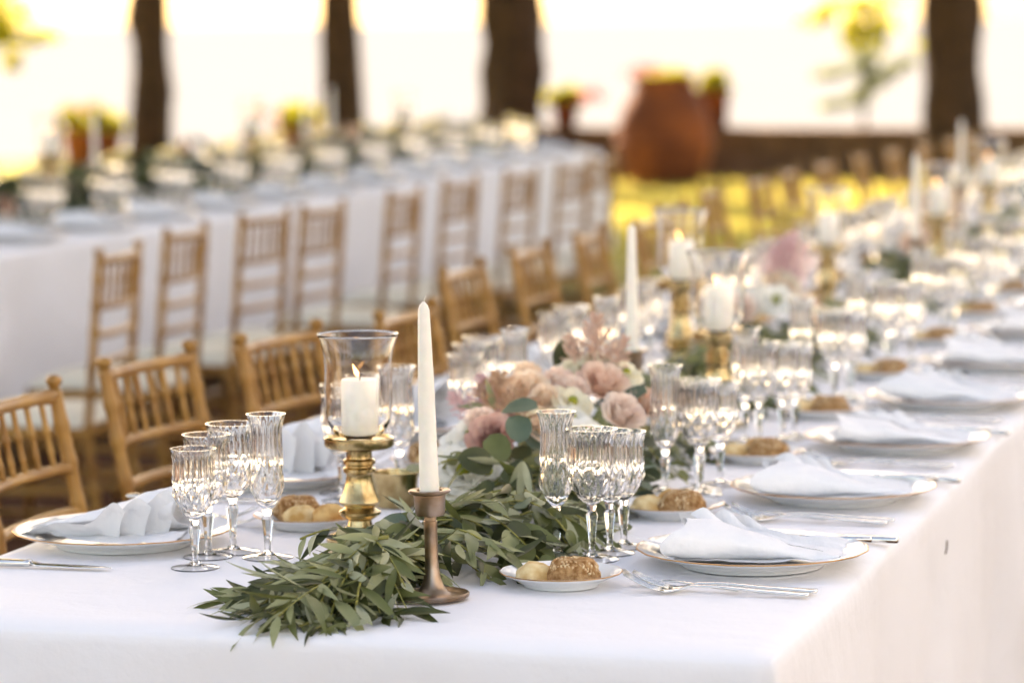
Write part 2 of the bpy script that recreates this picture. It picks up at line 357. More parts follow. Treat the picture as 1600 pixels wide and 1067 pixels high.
def sapling(label, x, y, z, blobs, M, h, dx=0):
    e = obj("young_tree", None, None, (x, y, z)); tag(e, label, "tree")
    obj("trunk", MB().tube([(dx, 0, 0), (dx+.05, 0, h*.6), (0, 0, h)], [.05, .035, .01], 8).build("sap_trunk", M_bark), e)
    for i, (cx, cz, rx, rz, n, mm) in enumerate(blobs):
        b = MB(); leafcloud(b, (cx, 0, cz), (rx, rx*.8, rz), n, .11, shell=0)
        tag(obj("crown", b.build("crown", mm, False), e), kind="stuff")
# rooted on the slope below the wall; z is the foot
def scatter(n, cx, cz, sx, sz, r, leaves, M): return [(cx+random.gauss(0, sx), cz+random.gauss(0, sz), r*U(.6, 1.3), r*U(.3, .6), leaves, M) for _ in range(n)]
sapling("young tree with yellow top and grey-green lower boughs beyond the wall", -4.9, 33, -2.2, scatter(16, 0.05, 3.72, .36, .18, .20, 24, M_pleaf)+scatter(6, .15, 3.42, .24, .08, .16, 20, M_pleaf)
        + [(-.42+.13*k, 3.02+.03*k, .13, .045, 34, M_nleaf) for k in range(5)]+[(.50-.12*k, 3.16-.075*k, .15, .06, 44, M_nleaf) for k in range(5)]+[(-.35+.1*k, 2.68+.02*k, .12, .04, 24, M_nleaf) for k in range(4)]+[(.05, 2.75+.13*k, .10, .07, 26, M_nleaf) for k in range(5)], M_pleaf, 3.9)
sapling("yellow leafy bough of a tree right of the rightmost trunk", -2.1, 33, -2.2, scatter(9, 0.1, 3.9, .35, .12, .2, 40, M_pleaf), M_pleaf, 4.2)
sapling("yellow-green leafy bough of a tree at the upper left", -14.0, 30.5, -1.0, scatter(9, -.12, 2.75, .2, .24, .22, 44, M_pleaf)+scatter(8, .05, 2.3, .25, .1, .2, 38, M_pleaf)+scatter(3, .1, 2.05, .08, .06, .12, 26, M_pleaf), M_pleaf, 3.2, -1.6)

# ------------------------------------------------------------------ tables and cloths
def cloth(x0, x1, y0, y1, hem, seed, amp=.026):
    """one continuous cloth: a barely uneven top with ironed creases, soft edge, falling sides with folds"""
    nx = int((x1-x0)/.035); ny = int((y1-y0)/.05); vs = []; fs = []
    def edge(t): return noise.noise(Vector((t*1.9+seed, seed, 0)))*.004+noise.noise(Vector((t*7+seed, 3, 0)))*.0015
    for j in range(ny+1):
        for i in range(nx+1):
            x = x0+(x1-x0)*i/nx; y = y0+(y1-y0)*j/ny
            z = TZ+.0012*noise.noise(Vector((x*5, y*5, seed)))-.0008+.0006*noise.noise(Vector((x*16, y*11, seed)))
            for cxx in (-.21, .21): z += .0012*math.exp(-(((x-(x0+x1)/2)-cxx)/.018)**2)
            m_ = ((y-y0) % .95)-.475; z += .0010*math.exp(-(m_/.02)**2)
            e = min(i, nx-i, j, ny-j)
            if e == 0: z -= .006+.0015*noise.noise(Vector((x*3, y*3, 1)))
            if i in (0, nx): x += (edge(y)-.004)*(1 if i else -1)
            if j in (0, ny): y += (edge(x)-.004)*(1 if j else -1)
            vs.append((x, y, z))
    g = lambda i, j: j*(nx+1)+i
    for j in range(ny):
        for i in range(nx): fs.append((g(i, j), g(i+1, j), g(i+1, j+1), g(i, j+1)))
    per = [(g(i, 0), 0, -1) for i in range(nx)]+[(g(nx, j), 1, 0) for j in range(ny)]+[(g(nx-i, ny), 0, 1) for i in range(nx)]+[(g(0, ny-j), -1, 0) for j in range(ny)]
    corners = {g(0, 0): (-.7, -.7), g(nx, 0): (.7, -.7), g(nx, ny): (.7, .7), g(0, ny): (-.7, .7)}
    n = len(per); prev = [p[0] for p in per]
    for d in (.008, .018, .035, .06, .1, .15, .2, .26, .33, .4, .48, TZ-hem):
        cur = []
        for q, (vi, ax, ay) in enumerate(per):
            if vi in corners: ax, ay = corners[vi]
            x, y, z = vs[vi]; f = min(1, d/.35); lip = .006*min(1, d/.012)
            c = Vector((x*2.3+seed, y*2.3, d*.6)); w = noise.noise(c)*1.4+.8*noise.noise(c*2.6)+.35*noise.noise(c*7)
            # diagonal drag folds running down from the edge
            w += .5*math.sin((x+y)*8+d*7+seed)*noise.noise(Vector((x*.9, y*.9, 5)))
            dc = min(abs(q-k) for k in (0, nx, nx+ny, 2*nx+ny, n)); pleat = math.exp(-(dc*.04/.08)**2)
            off = lip+f*(amp*w+.010)+pleat*f*.05*(1 if vi in corners else .4*math.cos(dc*2.4))
            cur.append(len(vs)); vs.append((x+ax*off, y+ay*off, TZ-.006-d+.004*noise.noise(Vector((x*4, y*4, d)))*f))
        for q in range(n): r = (q+1) % n; fs.append((prev[q], cur[q], cur[r], prev[r]))
        prev = cur
    return mesh("cloth", vs, fs, M_cloth)
def table(label, clabel, x0, x1, y0, y1, hem, seed):
    e = obj("banquet_table", None, None, ((x0+x1)/2, y0, 0)); tag(e, label, "table", "long banquet tables"); hw = (x1-x0)/2-.035; L = y1-y0
    obj("tabletop", MB().box(-hw, hw, .04, L-.04, TZ-.045, TZ-.014).build("tabletop", M_wood, False), e)
    leg = MB().box(-.03, .03, -.03, .03, 0, TZ-.035).build("leg", M_wood, False)
    k = 0
    while k*2.2+.3 < L:
        for s in (-1, 1): obj("leg", leg, e, (s*(hw-.12), .3+2.2*k, 0))
        k += 1
    tag(obj("tablecloth", cloth(x0, x1, y0, y1, hem, seed)), clabel, "tablecloth", "white tablecloths")
table("long banquet table under the near white cloth", "white cloth over the near long table, its corner at the bottom right", -.626, .626, 0, 15.2, .24, 1.3)
single_twig = MB().tube([(0, 0, -.011), (.0015, 0, 0), (.001, .001, .011)], .0014, 6).build('twig', M_rstem)
tag(obj('fallen_twig', single_twig, None, (.648, 1.297, .69), (R(6), R(4), 0)), 'tiny dark twig caught on the right side of the near cloth', 'twig')
table("long banquet table under the far white cloth", "white cloth over the far long table behind the gold chairs", -4.45, -3.2, 4.2, 14.4, .21, 7.7)

# ------------------------------------------------------------------ chiavari chairs
def chair_parts(rk):
    P = []
    H = .900; ys = .168
    def post(s):
        b = MB(); path = []; rad = []
        rings = (.12, .28, .44, .60, .70, .775, .84)
        n = 70
        for i in range(n+1):
            z = H*i/n; x = (.0 if z < .42 else -rk*(z-.42)) - (.045*(.42-z)/.42 if z < .42 else 0)
            r = .0118+.0040*max(math.exp(-((z-q)/.008)**2) for q in rings)
            path.append((x, s*(ys+.006*(1-z/H)), z)); rad.append(r)
        b.tube(path, rad, 10); t = Vector(path[-1])
        b.lathe([(.008, -.005), (.009, .004), (.0138, .009), (.0145, .015), (.011, .021), (0, .024)], 12, mtx=Matrix.Translation(t))
        return b.build("post", M_chair)
    xb = lambda z: -rk*(z-.42)
    def bowed(z, r, bow, rings=()):
        path = []; rad = []
        for i in range(25):
            t = -1+2*i/24; path.append((xb(z)-bow*(1-t*t), t*ys, z)); rad.append(r*(1+.35*max([math.exp(-((t-q)/.04)**2) for q in rings] or [0])))
        return MB().tube(path, rad, 10).build("rail", M_chair)
    P.append(("back_post", post(1), [])); P.append(("back_post", post(-1), []))
    P.append(("top_rail", bowed(.888, .0108, .016, (-.85, -.45, .45, .85)), []))
    P.append(("mid_rail", bowed(.765, .0092, .020, (-.9, .9)), [])); P.append(("lower_rail", bowed(.69, .0095, .018), [])); P.append(("lower_rail", bowed(.615, .0095, .014), []))
    for k in range(6):
        t = -.72+1.44*k/5; y = t*ys; path = []; rad = []
        for i in range(25):
            z = .765+(.888-.765)*i/24; path.append((xb(z)-.018*(1-t*t), y, z)); rad.append(.0052*(1+.55*math.exp(-((z-.832)/.006)**2)+.3*math.exp(-((z-.795)/.005)**2)))
        P.append(("spindle", MB().tube(path, rad, 8).build("spindle", M_chair), []))
    # seat
    P.append(("seat_frame", (lambda b: b.build("seat_frame", M_chair, False))(MB().box(-.0, .40, -.185, .185, .415, .445)), []))
    b = MB(); n = 16; vs = []; fs = []
    for j in range(n+1):
        for i in range(n+1):
            u, v = i/n*2-1, j/n*2-1; w = (1-u**6)*(1-v**6)
            vs.append((.205+.195*u, .19*v, .447+.038*w**.5+.006*noise.noise(Vector((u*2, v*2, 3)))))
    for j in range(n):
        for i in range(n): a = j*(n+1)+i; fs.append((a, a+1, a+n+2, a+n+1))
    P.append(("cushion", mesh("cushion", vs, fs, M_cush), []))
    leg = lambda s: MB().tube([(.385, s*.17, .42), (.392, s*.173, .30), (.405, s*.18, 0)], [.015, .0145, .012], 10).build("leg", M_chair)
    P.append(("front_leg", leg(1), [])); P.append(("front_leg", leg(-1), []))
    for z in (.16, .27):
        for s in (1, -1): P.append(("stretcher", MB().tube([(-.03, s*.172, z), (.395, s*.174, z)], .0085, 8).build("stretcher", M_chair), []))
        P.append(("stretcher", MB().tube([(.398, -.174, z), (.398, .174, z)], .0085, 8).build("stretcher", M_chair), []))
    return P
CHAIR = chair_parts(.20); CHAIR2 = chair_parts(.085)
def chair(label, group, x, y, rz, P=CHAIR): return place(P, "banquet_chair", label, "chair", group, (x, y, 0), rz)
# near table, left side (backs away from the table)
near_ch = [(-.80, 1.19, 0), (-.815, 1.815, -6), (-.725, 2.285, -7), (-.63, 2.83, -2), (-.85, 4.0, 0), (-.87, 4.70, 0), (-.86, 5.31, 2), (-.84, 5.95, 0), (-.94, 6.7, -3), (-1.0, 7.6, 2), (-1.0, 8.45, -2), (-1.01, 9.1, 1), (-1.0, 9.83, -2), (-.97, 10.5, 2), (-.92, 11.1, -1), (-.87, 11.7, 1), (-.83, 12.3, 0), (-.83, 13.0, 0)]
for i, (x, y, a) in enumerate(near_ch):
    chair("gold bamboo-style chair, %s from the left along the near table" % ORD[i], "gold chairs along the near table", x, y, R(a))
far_ch = [(-2.13, 4.45, 184), (-2.27, 5.31, 181.5), (-2.28, 6.03, 174), (-2.24, 6.48, 176), (-2.24, 7.37, 179), (-2.28, 8.21, 175.5), (-2.22, 8.85, 175), (-2.19, 9.58, 173), (-2.25, 10.3, 176)]
for i, (x, y, a) in enumerate(far_ch):
    chair("gold bamboo-style chair with ivory cushion, %s from the left along the far table" % ORD[i], "gold chairs along the far table", x+.045, y, R(a), CHAIR2)

# ------------------------------------------------------------------ crystal
def goblet_parts(h, rim, hb, kind):
    """rim diameter, total height h, bowl height hb; cut flutes above, diamonds below"""
    R0 = rim/2; z0 = h-hb; out = []; rows = 30
    for j in range(rows+1):
        t = j/rows; z = z0+hb*t
        if kind == 'flute':
            r = R0*(.16+.76*math.sin(min(1, t/.30)*math.pi/2)**.8) if t < .30 else R0*(.92-.12*math.sin((t-.30)/.5*math.pi/2) if t < .80 else .80+.20*((t-.80)/.20)**2)
        else:
            r = R0*(.16+.80*math.sin(min(1, t/.42)*math.pi/2)**.75) if t < .42 else R0*(.96-.05*math.sin((t-.42)/.4*math.pi/2) if t < .82 else .91+.09*((t-.82)/.18)**1.8)
        out.append((r, z, t))
    nf = 16 if kind == 'flute' else 20; seg = nf*4
    vs = []; fs = []
    for r, z, t in out:
        for i in range(seg):
            a = 2*math.pi*i/seg; u = a*nf/(2*math.pi)
            if t > .97: k = 1
            elif t > .5: k = 1-.062*min(1, (t-.46)/.12)*min(1, (.97-t)/.1)*abs(math.cos(math.pi*u))
            elif t > .08:
                q = (t-.08)/.42*3.0; d1 = abs(((u*.5+q*.5) % 1)-.5)*2; d2 = abs(((u*.5-q*.5) % 1)-.5)*2
                k = 1-.105*(1-min(d1, d2))*min(1, (t-.08)/.06)
            else: k = 1
            vs.append((r*k*math.cos(a), r*k*math.sin(a), z))
    n = len(out)
    for j in range(n-1):
        for i in range(seg): k = (i+1) % seg; fs.append((j*seg+i, j*seg+k, (j+1)*seg+k, (j+1)*seg+i))
    fs.append(tuple(reversed(range(seg))))
    # inner wall, smooth
    base = len(vs); th = .0024
    inn = [(max(.0005, r-th-.0022*min(1, (1-t)/.2)), max(z, z0+.006+ (0 if t > .12 else .0))) for r, z, t in reversed(out) if t > .10]
    inn.append((.0006, z0+.0075))
    for r, z in inn:
        for i in range(seg): a = 2*math.pi*i/seg; vs.append((r*math.cos(a), r*math.sin(a), z))
    for i in range(seg): k = (i+1) % seg; fs.append(((n-1)*seg+i, (n-1)*seg+k, base+k, base+i))
    for j in range(len(inn)-1):
        for i in range(seg): k = (i+1) % seg; fs.append((base+j*seg+i, base+j*seg+k, base+(j+1)*seg+k, base+(j+1)*seg+i))
    fs.append(tuple(base+(len(inn)-1)*seg+i for i in range(seg)))
    bowl = sharp(mesh("bowl", vs, fs, M_crystal), 11)
    stem = MB(); L = z0-.008
    prof = [(.0062, .006), (.0048, .012), (.0046, .006+L*.20), (.0062, .006+L*.50), (.0085, .006+L*.76), (.0088, .006+L*.82), (.0055, .006+L*.90), (.0080, z0-.001)]
    stem.lathe(prof, 8); sm = sharp(stem.build("stem", M_crystal), 20)
    rf = rim*.52 if kind != 'flute' else rim*.64
    foot = MB().lathe([(.0, .0058), (.006, .0052), (rf*.45, .0032), (rf*.8, .0012), (rf*.97, 0), (rf, .0007), (rf*.985, .0018), (rf*.8, .0031), (rf*.45, .0050), (.0095, .0068), (.0058, .0105)], 48, close=False)
    foot.f.append(tuple(10*48+i for i in range(48)))
    fm = sharp(foot.build("foot", M_crystal), 25)
    return [("bowl", bowl, []), ("stem", sm, []), ("foot", fm, [])]
G_FLUTE = goblet_parts(.208, .057, .138, 'flute'); G_WATER = goblet_parts(.188, .075, .108, 'goblet')
G_RED = goblet_parts(.178, .070, .104, 'goblet'); G_WHITE = goblet_parts(.170, .066, .100, 'goblet')
def joined(name, parts, M):
    b = MB()
    for _, me, _s in parts: b.add([v.co for v in me.vertices], [tuple(p.vertices) for p in me.polygons])
    return sharp(b.build(name, M), 15)
J_FLUTE, J_WATER, J_RED, J_WHITE = (joined("glass_%d" % i, g, M_crystal) for i, g in enumerate((G_FLUTE, G_WATER, G_RED, G_WHITE)))

# ------------------------------------------------------------------ plates
def plate(r, h, scallop=24, amp=.010):
    def mod(a, j, z): return 1+amp*abs(math.sin(a*scallop/2))*(1 if j in rimrows else 0)
    prof = [(0, .0015), (r*.58, .0015), (r*.60, 0), (r*.62, 0), (r*.63, .003), (r*.82, h*.62), (r*.985, h*.93), (r, h), (r*.985, h+.0012), (r*.82, h*.72+.002), (r*.66, .006), (r*.60, .0048), (0, .0048)]
    rimrows = (6, 7, 8)
    me = sharp(MB().lathe(prof, 96, mod, close=False).build("plate", M_porc), 50)
    rim = MB().lathe([(r*.996, h*.975), (r*1.0025, h), (r*.994, h+.0012), (r*.986, h+.0011)], 96, lambda a, j, z: 1+amp*abs(math.sin(a*scallop/2)), close=False)
    return [("well", me, []), ("gilt_rim", rim.build("gilt_rim", M_gilt), [])]
CHARGER = plate(.162, .024, 20, .012); BREADPL = plate(.083, .019, 16, .014)

# ------------------------------------------------------------------ napkins
def napkin(seed):
    rnd = random.Random(seed); vs = []; fs = []
    def sheet(f, nu, nv):
        o = len(vs)
        for j in range(nv+1):
            for i in range(nu+1): vs.append(f(i/nu, j/nv))
        for j in range(nv):
            for i in range(nu): a = o+j*(nu+1)+i; fs.append((a, a+1, a+nu+2, a+nu+1))
    ph = rnd.uniform(0, 6)
    # rolled cone: tip towards the table edge, mouth towards the middle of the table
    def cone(u, v):
        phi = -1.15*math.pi+u*3.3*math.pi; L = .215+.014*math.sin(2*phi+ph)+.02*u
        s = v; x = .135-s*L; rad = (.004+s*(.034+.0065*u*3.3))
        y = -.012-s*.030+rad*1.35*math.cos(phi); z = rad*.62*(1+math.sin(phi)) + .002*math.sin(9*s+phi)
        return (x, y, .010+z)
    sheet(cone, 72, 22)
    # the loose leaves of the fold, standing up behind in peaks
    for k in range(3):
        y0 = .020+.022*k; x0 = -.075+.028*k; hh = .062-.006*k
        def flap(u, v, y0=y0, x0=x0, hh=hh, k=k):
            x = x0+(.205-.02*k)*u; top = hh*(1-u)**.8*(.62+.38*math.exp(-((u-.10)/.10)**2)) 
            z = .012+v*top; y = y0+v*.030+.010*math.sin(5*u+ph+k)*(.3+v)
            return (x-.022*v*(1-u), y, z)
        sheet(flap, 34, 14)
    # lower layer lying on the plate
    def flat(u, v):
        x = -.105+.245*u; w = .092*(1-.55*u**2); y = .012+(v*2-1)*w
        return (x, y, .0105+.004*math.sin(7*u+3*v+ph)*.5+.006*math.sin(math.pi*v)*math.sin(math.pi*u))
    sheet(flat, 30, 24)
    vs = [(x+.007*noise.noise(Vector((x*16, y*16, z*22+seed*5))), y+.007*noise.noise(Vector((x*16+9, y*16, z*22+seed*5))), max(.009, .9*z+.006*noise.noise(Vector((x*19, y*19+4, z*25+seed*3)))+.0022*noise.noise(Vector((x*55, y*55, seed))))) for x, y, z in vs]
    me = mesh("napkin", vs, fs, M_napkin)
    return me
NAPKINS = [napkin(k) for k in range(7)]
CARD = MB().add([(-.05, -.035, 0), (.05, -.035, 0), (.05, .035, 0), (-.05, .035, 0), (-.05, -.035, .0006), (.05, -.035, .0006), (.05, .035, .0006), (-.05, .035, .0006)], [(3, 2, 1, 0), (4, 5, 6, 7), (0, 1, 5, 4), (1, 2, 6, 5), (2, 3, 7, 6), (3, 0, 4, 7)]).build("card", M_napkin, False)

# ------------------------------------------------------------------ cutlery
def loft(secs):
    b = MB(); vs = []; fs = []
    for x, w, z, t in secs: vs += [(x, -w, z), (x, w, z), (x, w*.8, z+t), (x, -w*.8, z+t)]
    for j in range(len(secs)-1):
        for i in range(4): k = (i+1) % 4; fs.append((4*j+i, 4*(j+1)+i, 4*(j+1)+k, 4*j+k))
    fs.append((0, 1, 2, 3)); e = 4*(len(secs)-1); fs.append((e+3, e+2, e+1, e)); b.add(vs, fs); return b
def fork_parts():
    P = [("handle", loft([(.125, .010, .0015, .003), (.118, .0105, .0015, .003), (.06, .006, .004, .003), (.0, .0036, .008, .003), (-.035, .0033, .0075, .003), (-.052, .009, .003, .002), (-.066, .0125, .0012, .002), (-.076, .0125, .0022, .002)]).build("handle", M_silver), [])]
    for k in range(4):
        y = -.0096+.0064*k; b = loft([(-.074, .0023, .002, .002), (-.09, .0021, .006, .002), (-.108, .0019, .0135, .002), (-.124, .0008, .0225, .0015)]); b.v = [(v[0], v[1]+y, v[2]) for v in b.v]
        P.append(("tine", b.build("tine", M_silver), []))
    return P
FORK = fork_parts()
def knife_parts():
    h = loft([(.115, .008, .0, .006), (.112, .0095, .0, .008), (.05, .008, .0, .009), (.004, .0055, .0, .009), (.0, .0075, 0, .010), (-.006, .006, .001, .008)])
    b = loft([(-.005, .0055, .002, .006), (-.02, .0095, .002, .0024), (-.08, .0105, .002, .002), (-.115, .007, .002, .0016), (-.128, .001, .002, .0012)])
    return [("handle", h.build("handle", M_silver), []), ("blade", b.build("blade", M_silver), [])]
KNIFE = knife_parts()

# ------------------------------------------------------------------ bread
def blob(rx, ry, rz, seed, M, name, cut=None, amp=.08, boxy=0):
    bm = bmesh.new(); bmesh.ops.create_icosphere(bm, subdivisions=4, radius=1)
    for v in bm.verts:
        c = v.co; k = 1+amp*noise.noise(c*1.7+Vector((seed, 0, 0)))+amp*.3*noise.noise(c*6+Vector((0, seed, 0)))
        m4 = (abs(c.x)**4+abs(c.y)**4+abs(c.z)**4)**.25
        p = c*k*(1-boxy+boxy/m4)*(1-.12*boxy)
        if cut and p.z > .15: p.z -= cut*math.exp(-(p.y/.14)**2)*.3
        v.co = Vector((p.x*rx, p.y*ry, max(-.55, p.z)*rz+.55*rz))
    me = bpy.data.meshes.new(name); bm.to_mesh(me); bm.free(); me.materials.append(M); me.polygons.foreach_set("use_smooth", [True]*len(me.polygons)); return me
def seeded(seed):
    me = blob(.037, .026, .025, seed, M_brown, "seeded_crumb", amp=.13, boxy=.35); rnd = random.Random(seed); b = MB()
    vv = [v for v in me.vertices if v.normal.z > .15]
    for k in range(330):
        v = rnd.choice(vv); n = v.normal
        if noise.noise(v.co*60+Vector((seed, 1, 1))) < -.12: continue
        q = n.to_track_quat('Z', 'Y').to_matrix().to_4x4(); s = rnd.uniform(.0015, .0027)
        b.lathe([(0, -s*.3), (s*.7, 0), (s*.5, s*.35), (0, s*.5)], 6, mtx=Matrix.Translation(v.co) @ q @ Matrix.Rotation(rnd.uniform(0, 6), 4, 'Z') @ Matrix.Scale(1.7, 4, Vector((1, 0, 0))))
    return [("crust", me, []), ("seed", b.build("seeds", M_seed), [])]
BREAD_PALE = [blob(.028, .022, .018, 1.5+k*4, M_pale, "pale_roll", cut=.5, amp=.13) for k in range(3)]
BREAD_SEED = [seeded(2.2+k*3) for k in range(3)]
def tanroll(seed):
    me = blob(.028, .023, .021, seed, M_tan, "tan_roll_crust"); b = MB()
    for a, z in ((-.9, .013),): b.lathe([(0, -.003), (.004, 0), (.003, .0025), (0, .003)], 8, mtx=Matrix.Translation((.0245*math.cos(a), .020*math.sin(a), z)))
    return [("crust", me, []), ("olive_piece", b.build("olives", M_olive), [])]
BREAD_TAN = [tanroll(5+k) for k in range(2)]

# ------------------------------------------------------------------ place settings
def setting_at(side, y, idx, n_detail, tab=""):
    """side +1 right of the table, -1 left; y the middle of the charger"""
    s = side; rz = 0 if s > 0 else math.pi; cx = .468*s
    who = "%s setting from the front, %s side" % (ORD[idx], "right" if s > 0 else "left")
    sd = "right" if s > 0 else "left"
    def L(u, v, z=0): return (cx+s*u, y+s*v, TZ+z)
    j = lambda a=.006: U(-a, a)
    place(CHARGER, "charger_plate", "white gold-rimmed charger plate of the "+who, "plate", "charger plates on the near table", L(0, 0, .001), U(0, 6))
    single("folded_napkin", NAPKINS[(idx*3+(s > 0)) % 7], "white folded napkin on the charger of the "+who, "napkin", "folded napkins on the near table", L(j(.008), j(.008), .006), rz+R(U(-16, 16) if idx else 0), (U(.94, 1.06), U(.94, 1.08), U(.9, 1.2) if s > 0 else U(1.4, 1.7)))
    bx, by = -.213+j(), -.222+j()
    place(BREADPL, "bread_plate", "small gold-rimmed bread plate of the "+who, "plate", "bread plates on the near table", L(bx, by, .001), U(0, 6))
    a0 = U(-.25, .25)
    if n_detail > 0 or idx < 9:
        br = lambda du, dv: L(bx+du, by+dv, .0058)
        single("bread_roll", BREAD_PALE[idx % 3], "pale bread roll in the "+who, "bread roll", "bread on the near table", br(-.032 if s > 0 else .012, -.012+.012*(s < 0)), rz+a0+.2)
        place(BREAD_SEED[idx % 3], "bread_roll", "seeded brown bread roll in the "+who, "bread roll", "bread on the near table", br(.022 if s > 0 else -.010*0+.030, -.014 if s > 0 else -.034), rz+a0+(.1 if s > 0 else .7))
        if not (s > 0 and idx == 0):
            place(BREAD_TAN[idx % 2], "bread_roll", "golden olive bread roll in the "+who, "bread roll", "bread on the near table", br(-.004 if s > 0 else -.036, .030 if s > 0 else .006), rz+a0+1.)
    gl = {1: ((-.288, .013), (-.229, -.014), (-.218, .047), (-.212, .108)), -1: ((-.25, .072), (-.183, .034), (-.164, .085), (-.180, .179))}[s]
    for k, (proto, nm, kind, cat) in enumerate(((G_FLUTE, "champagne_flute", "tall cut-crystal champagne flute", "glass"), (G_WATER, "water_goblet", "largest cut-crystal goblet", "glass"), (G_RED, "wine_goblet", "middle-sized cut-crystal goblet", "glass"), (G_WHITE, "wine_goblet", "smallest cut-crystal goblet", "glass"))):
        u, v = gl[k]
        jj = .0 if idx == 0 else .016
        place(proto, nm, kind+" of the "+who, cat, "crystal glasses on the near table", L(u+U(-jj, jj), v+U(-jj, jj), .0005), U(0, 6))
    if n_detail:
        place(FORK, "dinner_fork", "silver dinner fork nearest the charger of the "+who, "fork", "silver forks on the near table", L(.008, -.226, .002), rz+R(4))
        place(FORK, "dinner_fork", "silver dinner fork nearest the front of the "+who, "fork", "silver forks on the near table", L(.002, -.252, .002), rz+R(2))
        place(FORK, "dessert_fork", "small silver fork leaning across others in the "+who, "fork", "silver forks on the near table", L(-.055, -.216, .003), rz+R(-14), .72)
        place(KNIFE, "table_knife", "silver table knife of the "+who, "knife", "silver knives on the near table", L(.055, .226, .002), rz+R(U(-3, 3)))
        if s > 0: place(KNIFE, "butter_knife", "silver knife behind the napkin of the "+who, "knife", "silver knives on the near table", L(.055, .092, .022), rz+R(10), .85)
        single("menu_card", CARD, "white card tucked under the napkin of the "+who, "card", "cards on the near table", L(-.115, -.02 if s > 0 else .01, .026), rz+R(38), 1., (0, R(16)))
ry = [.65, 1.295, 1.935, 2.59, 3.28, 4.02, 4.73, 5.4, 6.07]
for i, y in enumerate(ry): setting_at(1, y, i, 1 if i < 6 else 0)
for i in range(20): setting_at(-1, .62+.66*i, i, 1 if i < 3 else 0)

# ------------------------------------------------------------------ candles
def stick_parts():
    prof = [(.050, 0), (.050, .006), (.046, .010), (.030, .016), (.021, .024), (.019, .033), (.028, .038), (.0345, .043), (.0345, .047), (.026, .052), (.024, .054), (.031, .058), (.0335, .063), (.031, .069), (.027, .078), (.0235, .092), (.0215, .104),
            (.0225, .107), (.0265, .110), (.0265, .115), (.0225, .118), (.0225, .120), (.0265, .123), (.0265, .128), (.0215, .131), (.0205, .145), (.0215, .147)]
    prof = [(r*(.9 if z > .02 else 1), z) for r, z in prof]
    body = sharp(MB().lathe(prof, 40).build("stem", M_brass), 40)
    dish = sharp(MB().lathe([(.02, .146), (.044, .147), (.050, .150), (.0515, .154), (.0515, .163), (.049, .165), (.046, .1655), (.045, .162), (0, .161)], 48).build("dish", M_brass), 40)
    return [("stem", body, []), ("dish", dish, [])]
STICK = stick_parts()
def hurr_mesh():
    prof = [(.022, .002), (.032, .004), (.0425, .014), (.0485, .030), (.0505, .055), (.050, .085), (.049, .110), (.0515, .130), (.0565, .146), (.0605, .154)]
    # smooth the profile
    q = []
    for i in range(len(prof)-1):
        for t in (0, .33, .66): q.append(tuple(prof[i][k]*(1-t)+prof[i+1][k]*t for k in (0, 1)))
    q.append(prof[-1]); th = .0012
    for _ in range(4): q = [q[0]]+[tuple((q[i-1][k]+2*q[i][k]+q[i+1][k])/4 for k in (0, 1)) for i in range(1, len(q)-1)]+[q[-1]]
    inner = [(max(.001, r-th), z+(.0025 if z < .02 else 0)) for r, z in reversed(q)]
    return sharp(MB().lathe([(.0, .0)]+[(.02, 0.0)]+q+[(q[-1][0]-.0004, q[-1][1]+.0012)]+inner+[(0, .0055)], 64, close=False).build("hurricane", M_glass), 60)
HURR = hurr_mesh()
def flame_mesh(): return MB().lathe([(0, 0), (.0028, .003), (.0042, .008), (.0034, .014), (.0016, .021), (0, .027)], 12).build("flame", M_flame)
FLAME = flame_mesh()
def pillar_parts(lit=True):
    body = sharp(MB().lathe([(.0270, 0), (.0276, .002), (.0276, .078), (.0262, .0815), (.023, .0818), (.012, .080), (0, .0795)], 40).build("wax", M_wax), 50)
    P = [("wax", body, []), ("wick", MB().tube([(0, 0, .079), (.001, 0, .085), (.0035, 0, .0895)], .0009, 6).build("wick", M_wick), [])]
    return P
PILLAR = pillar_parts()
def hurricane(label, x, y, zt, n=0, lit=True):
    s = (zt-TZ)/.165
    place(STICK, "candlestick", "turned brass candlestick "+label, "candlestick", "brass candlesticks on the tables", (x, y, TZ+.0005), 0, (1, 1, s))
    single("hurricane_glass", HURR, "clear flared hurricane glass "+label, "hurricane glass", "hurricane glasses on the tables", (x, y, zt-.003+.001), 0)
    c = place(PILLAR, "pillar_candle", "ivory pillar candle in the hurricane glass "+label, "candle", "pillar candles on the tables", (x+.002, y, zt-.003+.0075), 0)
    if lit:
        f = obj("flame", FLAME, c, (-.002, 0, .0845), (0, R(-24), 0), .8)
hurricane("nearest the front of the near table", -.138, .728, .915)
hurricane("behind the second taper, taller of two", -.193, 3.12, .956)
hurricane("behind the second taper, shorter of two", .087, 2.2, .936)
hurricane("beyond the pink plume of flowers", -.175, 4.8, .915)
hurricane("right beside the third taper candle", 0., 5.6, .946)
hurricane("beside the farthest taper candle at upper right", -.105, 7.5, .94)
hurricane("at the upper right edge of the picture", .02, 8.3, .93)
def taper_holder_parts():
    base = sharp(MB().lathe([(0, 0), (.044, 0), (.0485, .003), (.0495, .007), (.0475, .0085), (.043, .0055), (.030, .0045), (.022, .008), (.016, .016), (.0115, .028), (.0095, .042)], 40, close=False).build("base", M_bronze), 50)
    stem = sharp(MB().lathe([(.0095, .0415), (.0088, .06), (.0088, .092), (.0092, .093), (.0092, .104), (.0082, .105), (.0082, .110), (.018, .112), (.0195, .114), (.0215, .140), (.0275, .1425), (.0285, .145), (.0265, .1465), (.0175, .1455), (.0165, .130), (0, .129)], 40, close=False).build("stem", M_bronze), 40)
    return [("base", base, []), ("stem", stem, [])]
THOLD = taper_holder_parts()
